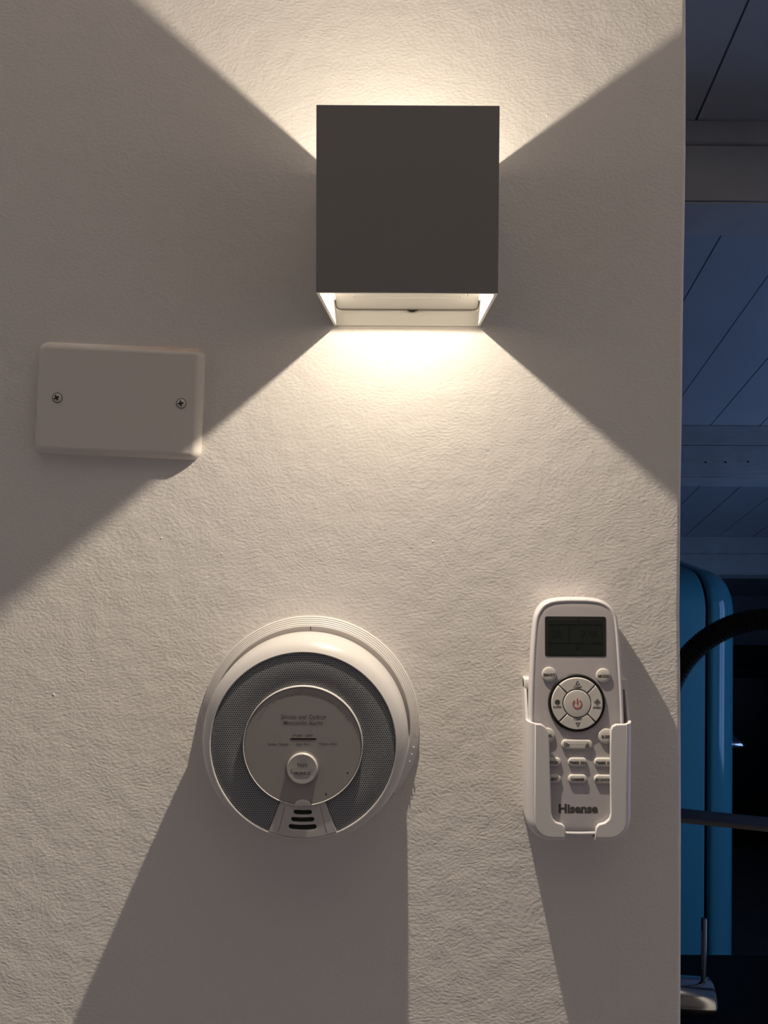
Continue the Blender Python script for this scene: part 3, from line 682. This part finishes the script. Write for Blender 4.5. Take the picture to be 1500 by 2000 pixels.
obj('tray_wall', bm, M_hold, holder, smooth=45)
pts = [(x, z if z is not None else zback) for x, z in upath(TH*0.5)]
flat('back_plate', [pts], 0.0, 0.0040, M_hold, holder, bevel=0.0006)
for x0, x1 in ((xl, xl+0.0075), (xr-0.0075, xr)):
    obj('hook', box(bmesh.new(), x0, x1, -0.0065, 0, zback-0.007, zback, bevel=0.0008), M_hold, holder, smooth=40)
up_ = [(x, z if z is not None else ztl) for x, z in upath(ER-0.0012)]
lipL = [p for p in up_[:11]] + [hl(*p) for p in [(1105, 1622), (1103, 1614), (1098, 1610), (1086, 1606), (1080, 1599), (1077, 1588), (1075, 1520), (1073, 1450), (1070, 1426), (1064, 1419), (1057, 1414.5)]]
lipR = [p for p in up_[11:]] + [hl(*p) for p in [(1203, 1415), (1196, 1419), (1192.5, 1427), (1192, 1460), (1192, 1540), (1193, 1590), (1190, 1600), (1182, 1607), (1169, 1611), (1164.5, 1617), (1163, 1625)]]
for lp in (lipL, lipR):
    flat('front_lip', [lp], HT-0.0022, HT+0.0002, M_hold, holder, bevel=0.0008)
flat('spring_stop', [[hl(1161, 1630), hl(1166, 1632), hl(1165, 1640), hl(1163, 1640)]], 0.012, 0.016, M_hold, holder)

# ------------------------------------------------------------------ kitchen seen past the wall's edge
FY = 2.1-Y0; FRT = -0.340; FD = 0.56
fx0, fx1, fx2 = 0.40, (1386-797)/F*2.1, (1454-797)/F*2.1
fridge = thing('refrigerator', 'teal retro refrigerator with rounded edges standing behind the faucet', 'refrigerator', ((fx0+fx2)/2, FY+FD/2, FLOOR))
fc = Vector(fridge.location); FHt = FRT-FLOOR
def fsec(x, e):                                          # rounded cross-section across the depth of the room
    y0, y1, z0, z1, R_, r_ = FY+e, FY+FD-e, FLOOR+0.05+e, FRT-e, 0.105-min(e, 0.06)*0.7, 0.03
    out = []
    for cy, cz, r, a in ((y1-R_, z1-R_, R_, 0), (y0+R_, z1-R_, R_, pi/2), (y0+r_, z0+r_, r_, pi), (y1-r_, z0+r_, r_, 1.5*pi)):
        for k in range(11): t = a+pi/2*k/10; out.append((x-fc.x, cy+r*cos(t)-fc.y, cz+r*sin(t)-fc.z))
    return out
obj('cabinet_body', loft([fsec(fx0, 0.02), fsec(fx0+0.01, 0.004), fsec(fx0+0.03, 0), fsec(fx1-0.012, 0), fsec(fx1-0.006, 0.003), fsec(fx1-0.004, 0.008)]), M_teal_side, fridge, smooth=40)
obj('door_gasket', loft([fsec(fx1-0.004, 0.010), fsec(fx1+0.005, 0.010)]), M_rubber, fridge, smooth=40)
dr_ = fx2-fx1
door = obj('door', loft([fsec(fx1+0.004, 0.006), fsec(fx1+0.008, 0.0)] + [fsec(fx1+0.02+(dr_-0.02)*sin(a), 0.075*(1-cos(a))) for a in [pi/2*k/10 for k in range(11)]]), M_teal, fridge, smooth=60)
hz = -0.864-fc.z
ha = [(fx2-0.03-fc.x, FY+0.07-fc.y, hz), (fx2+0.025-fc.x, FY+0.07-fc.y, hz), (fx2+0.038-fc.x, FY+0.075-fc.y, hz-0.004), (fx2+0.044-fc.x, FY+0.09-fc.y, hz-0.010), (fx2+0.044-fc.x, FY+0.26-fc.y, hz-0.012)]
obj('door_handle', tube(ha, 0.011, 12), M_chrome, door, smooth=60)
for x in (fx0+0.06, fx1-0.05):
    for y in (FY+0.06, FY+FD-0.06):
        obj('foot', tube([(x-fc.x, y-fc.y, 0), (x-fc.x, y-fc.y, 0.055)], 0.018, 14), M_rubber, fridge, smooth=40)

# worktop on a base cabinet behind the wall
WT = -0.93; WY0, WY1 = 0.14, 1.3445-Y0
cab = thing('base_cabinet', 'black kitchen base cabinet under the black worktop', 'cabinet', (0.175, (WY0+WY1)/2, FLOOR))
cy = (WY0+WY1)/2
boxo('cabinet_body', (-0.755, 0.755, WY0+0.03-cy, WY1-0.03-cy, 0.08, WT-0.04-FLOOR), M_cab, cab, bevel=0.003)
boxo('plinth', (-0.74, 0.74, WY0+0.06-cy, WY1-0.06-cy, 0.0, 0.08), M_cab, cab)
for k in range(3):
    d = boxo('door', (-0.75+0.5*k+0.003, -0.25+0.5*k-0.003, WY1-0.03-cy, WY1-0.012-cy, 0.09, WT-0.05-FLOOR), M_cab, cab, bevel=0.002)
    obj('handle', tube([(-0.60+0.5*k, WY1-0.004-cy, 0.75), (-0.40+0.5*k, WY1-0.004-cy, 0.75)], 0.008, 10), M_chrome, d, smooth=40)
wt = boxo('worktop', (-0.60, 0.95, WY0, WY1, WT-0.04, WT), M_top, bevel=0.003)
wt['label'] = 'black kitchen worktop carrying the faucet'; wt['category'] = 'worktop'

# faucet
fcol = Vector(((1297-797)/F, 0.5, WT))
tap = thing('kitchen_faucet', 'chrome kitchen faucet with black spring hose, standing on the worktop', 'faucet', fcol, (0, 0, radians(-5)))
bz = at(1342, 1944, 0.5).z - WT                          # height of the mixer's axis over the worktop
az = at(1500, 1411, 0.5).z - WT; AR = 0.147
obj('column', tube([(0, 0, 0), (0, 0, 0.006), (0, 0, 0.007), (0, 0, bz-0.03), (0, 0, bz+0.045), (0, 0, bz+0.05), (0, 0, bz+0.09)], [0.029, 0.029, 0.0235, 0.0235, 0.0235, 0.017, 0.015], 28), M_chrome, tap, smooth=40)
mx0, mx1 = 0.012, (1391-1297)/F
mxb = obj('mixer_body', tube([(mx0, 0, bz), (mx1-0.055, 0, bz)], 0.0245, 32), M_chrome, tap, smooth=40)
obj('seam_ring', tube([(mx1-0.0555, 0, bz), (mx1-0.0525, 0, bz)], 0.0237, 32), M_black, mxb, smooth=40)
hd = obj('handle_cap', tube([(mx1-0.053, 0, bz), (mx1-0.0035, 0, bz), (mx1-0.0008, 0, bz), (mx1, 0, bz)], [0.0245, 0.0245, 0.0235, 0.020], 32), M_chrome, tap, smooth=40)
lvx = at(1372, 1850, 0.5).x-fcol.x; lz0 = bz+0.022; lz1 = at(1372, 1789, 0.5).z-WT
obj('lever', tube([(lvx, 0, lz0), (lvx, 0, lz1-0.001), (lvx, 0, lz1)], [0.0036, 0.0036, 0.0028], 14), M_lever, hd, smooth=40)
path = []; z = bz+0.085
while z < az: path.append((0, 0, z)); z += 0.0008
a = pi
while a > 0: path.append((AR+AR*cos(a), 0, az+AR*sin(a))); a -= 0.0008/AR
z = az
while z > az-0.10: path.append((2*AR, 0, z)); z -= 0.0008
rad = [0.0138+0.0010*cos(2*pi*i*0.0008/0.0036) for i in range(len(path))]
obj('spring_hose', tube(path, rad, 14), M_rubber, tap, smooth=60)
obj('spray_head', tube([(2*AR, 0, az-0.10), (2*AR, 0, az-0.115), (2*AR, 0, az-0.22), (2*AR, 0, az-0.26)], [0.014, 0.017, 0.019, 0.024], 20), M_chrome, tap, smooth=50)
dz = at(1330, 1588, 0.5).z-WT
arm = boxo('docking_arm', (-0.012, 2*AR+0.02, -0.0145, 0.0145, dz-0.0045, dz+0.0025), M_arm, tap, bevel=0.0008)
arm.rotation_euler = (0, 0, radians(-7))

# low black sideboard along the back wall
sbz = -0.98
sb = thing('sideboard', 'low black sideboard along the back wall of the kitchen', 'sideboard', (1.15, 3.07, FLOOR))
hb = sbz-FLOOR
boxo('sideboard_body', (-0.80, 0.80, -0.20, 0.22, 0.06, hb-0.03), M_cab, sb, bevel=0.003)
boxo('sideboard_top', (-0.82, 0.82, -0.22, 0.22, hb-0.03, hb), M_cab, sb, bevel=0.003)
boxo('plinth', (-0.76, 0.76, -0.16, 0.20, 0, 0.06), M_cab, sb)
for k in range(3):
    d = boxo('door', (-0.79+0.527*k, -0.79+0.527*k+0.52, -0.218, -0.201, 0.07, hb-0.04), M_cab, sb, bevel=0.002)
    bm = bmesh.new(); bmesh.ops.create_uvsphere(bm, u_segments=12, v_segments=8, radius=0.012, matrix=Matrix.Translation((-0.79+0.527*k+0.47, -0.228, hb*0.6))); obj('knob', bm, M_black, d, smooth=60)
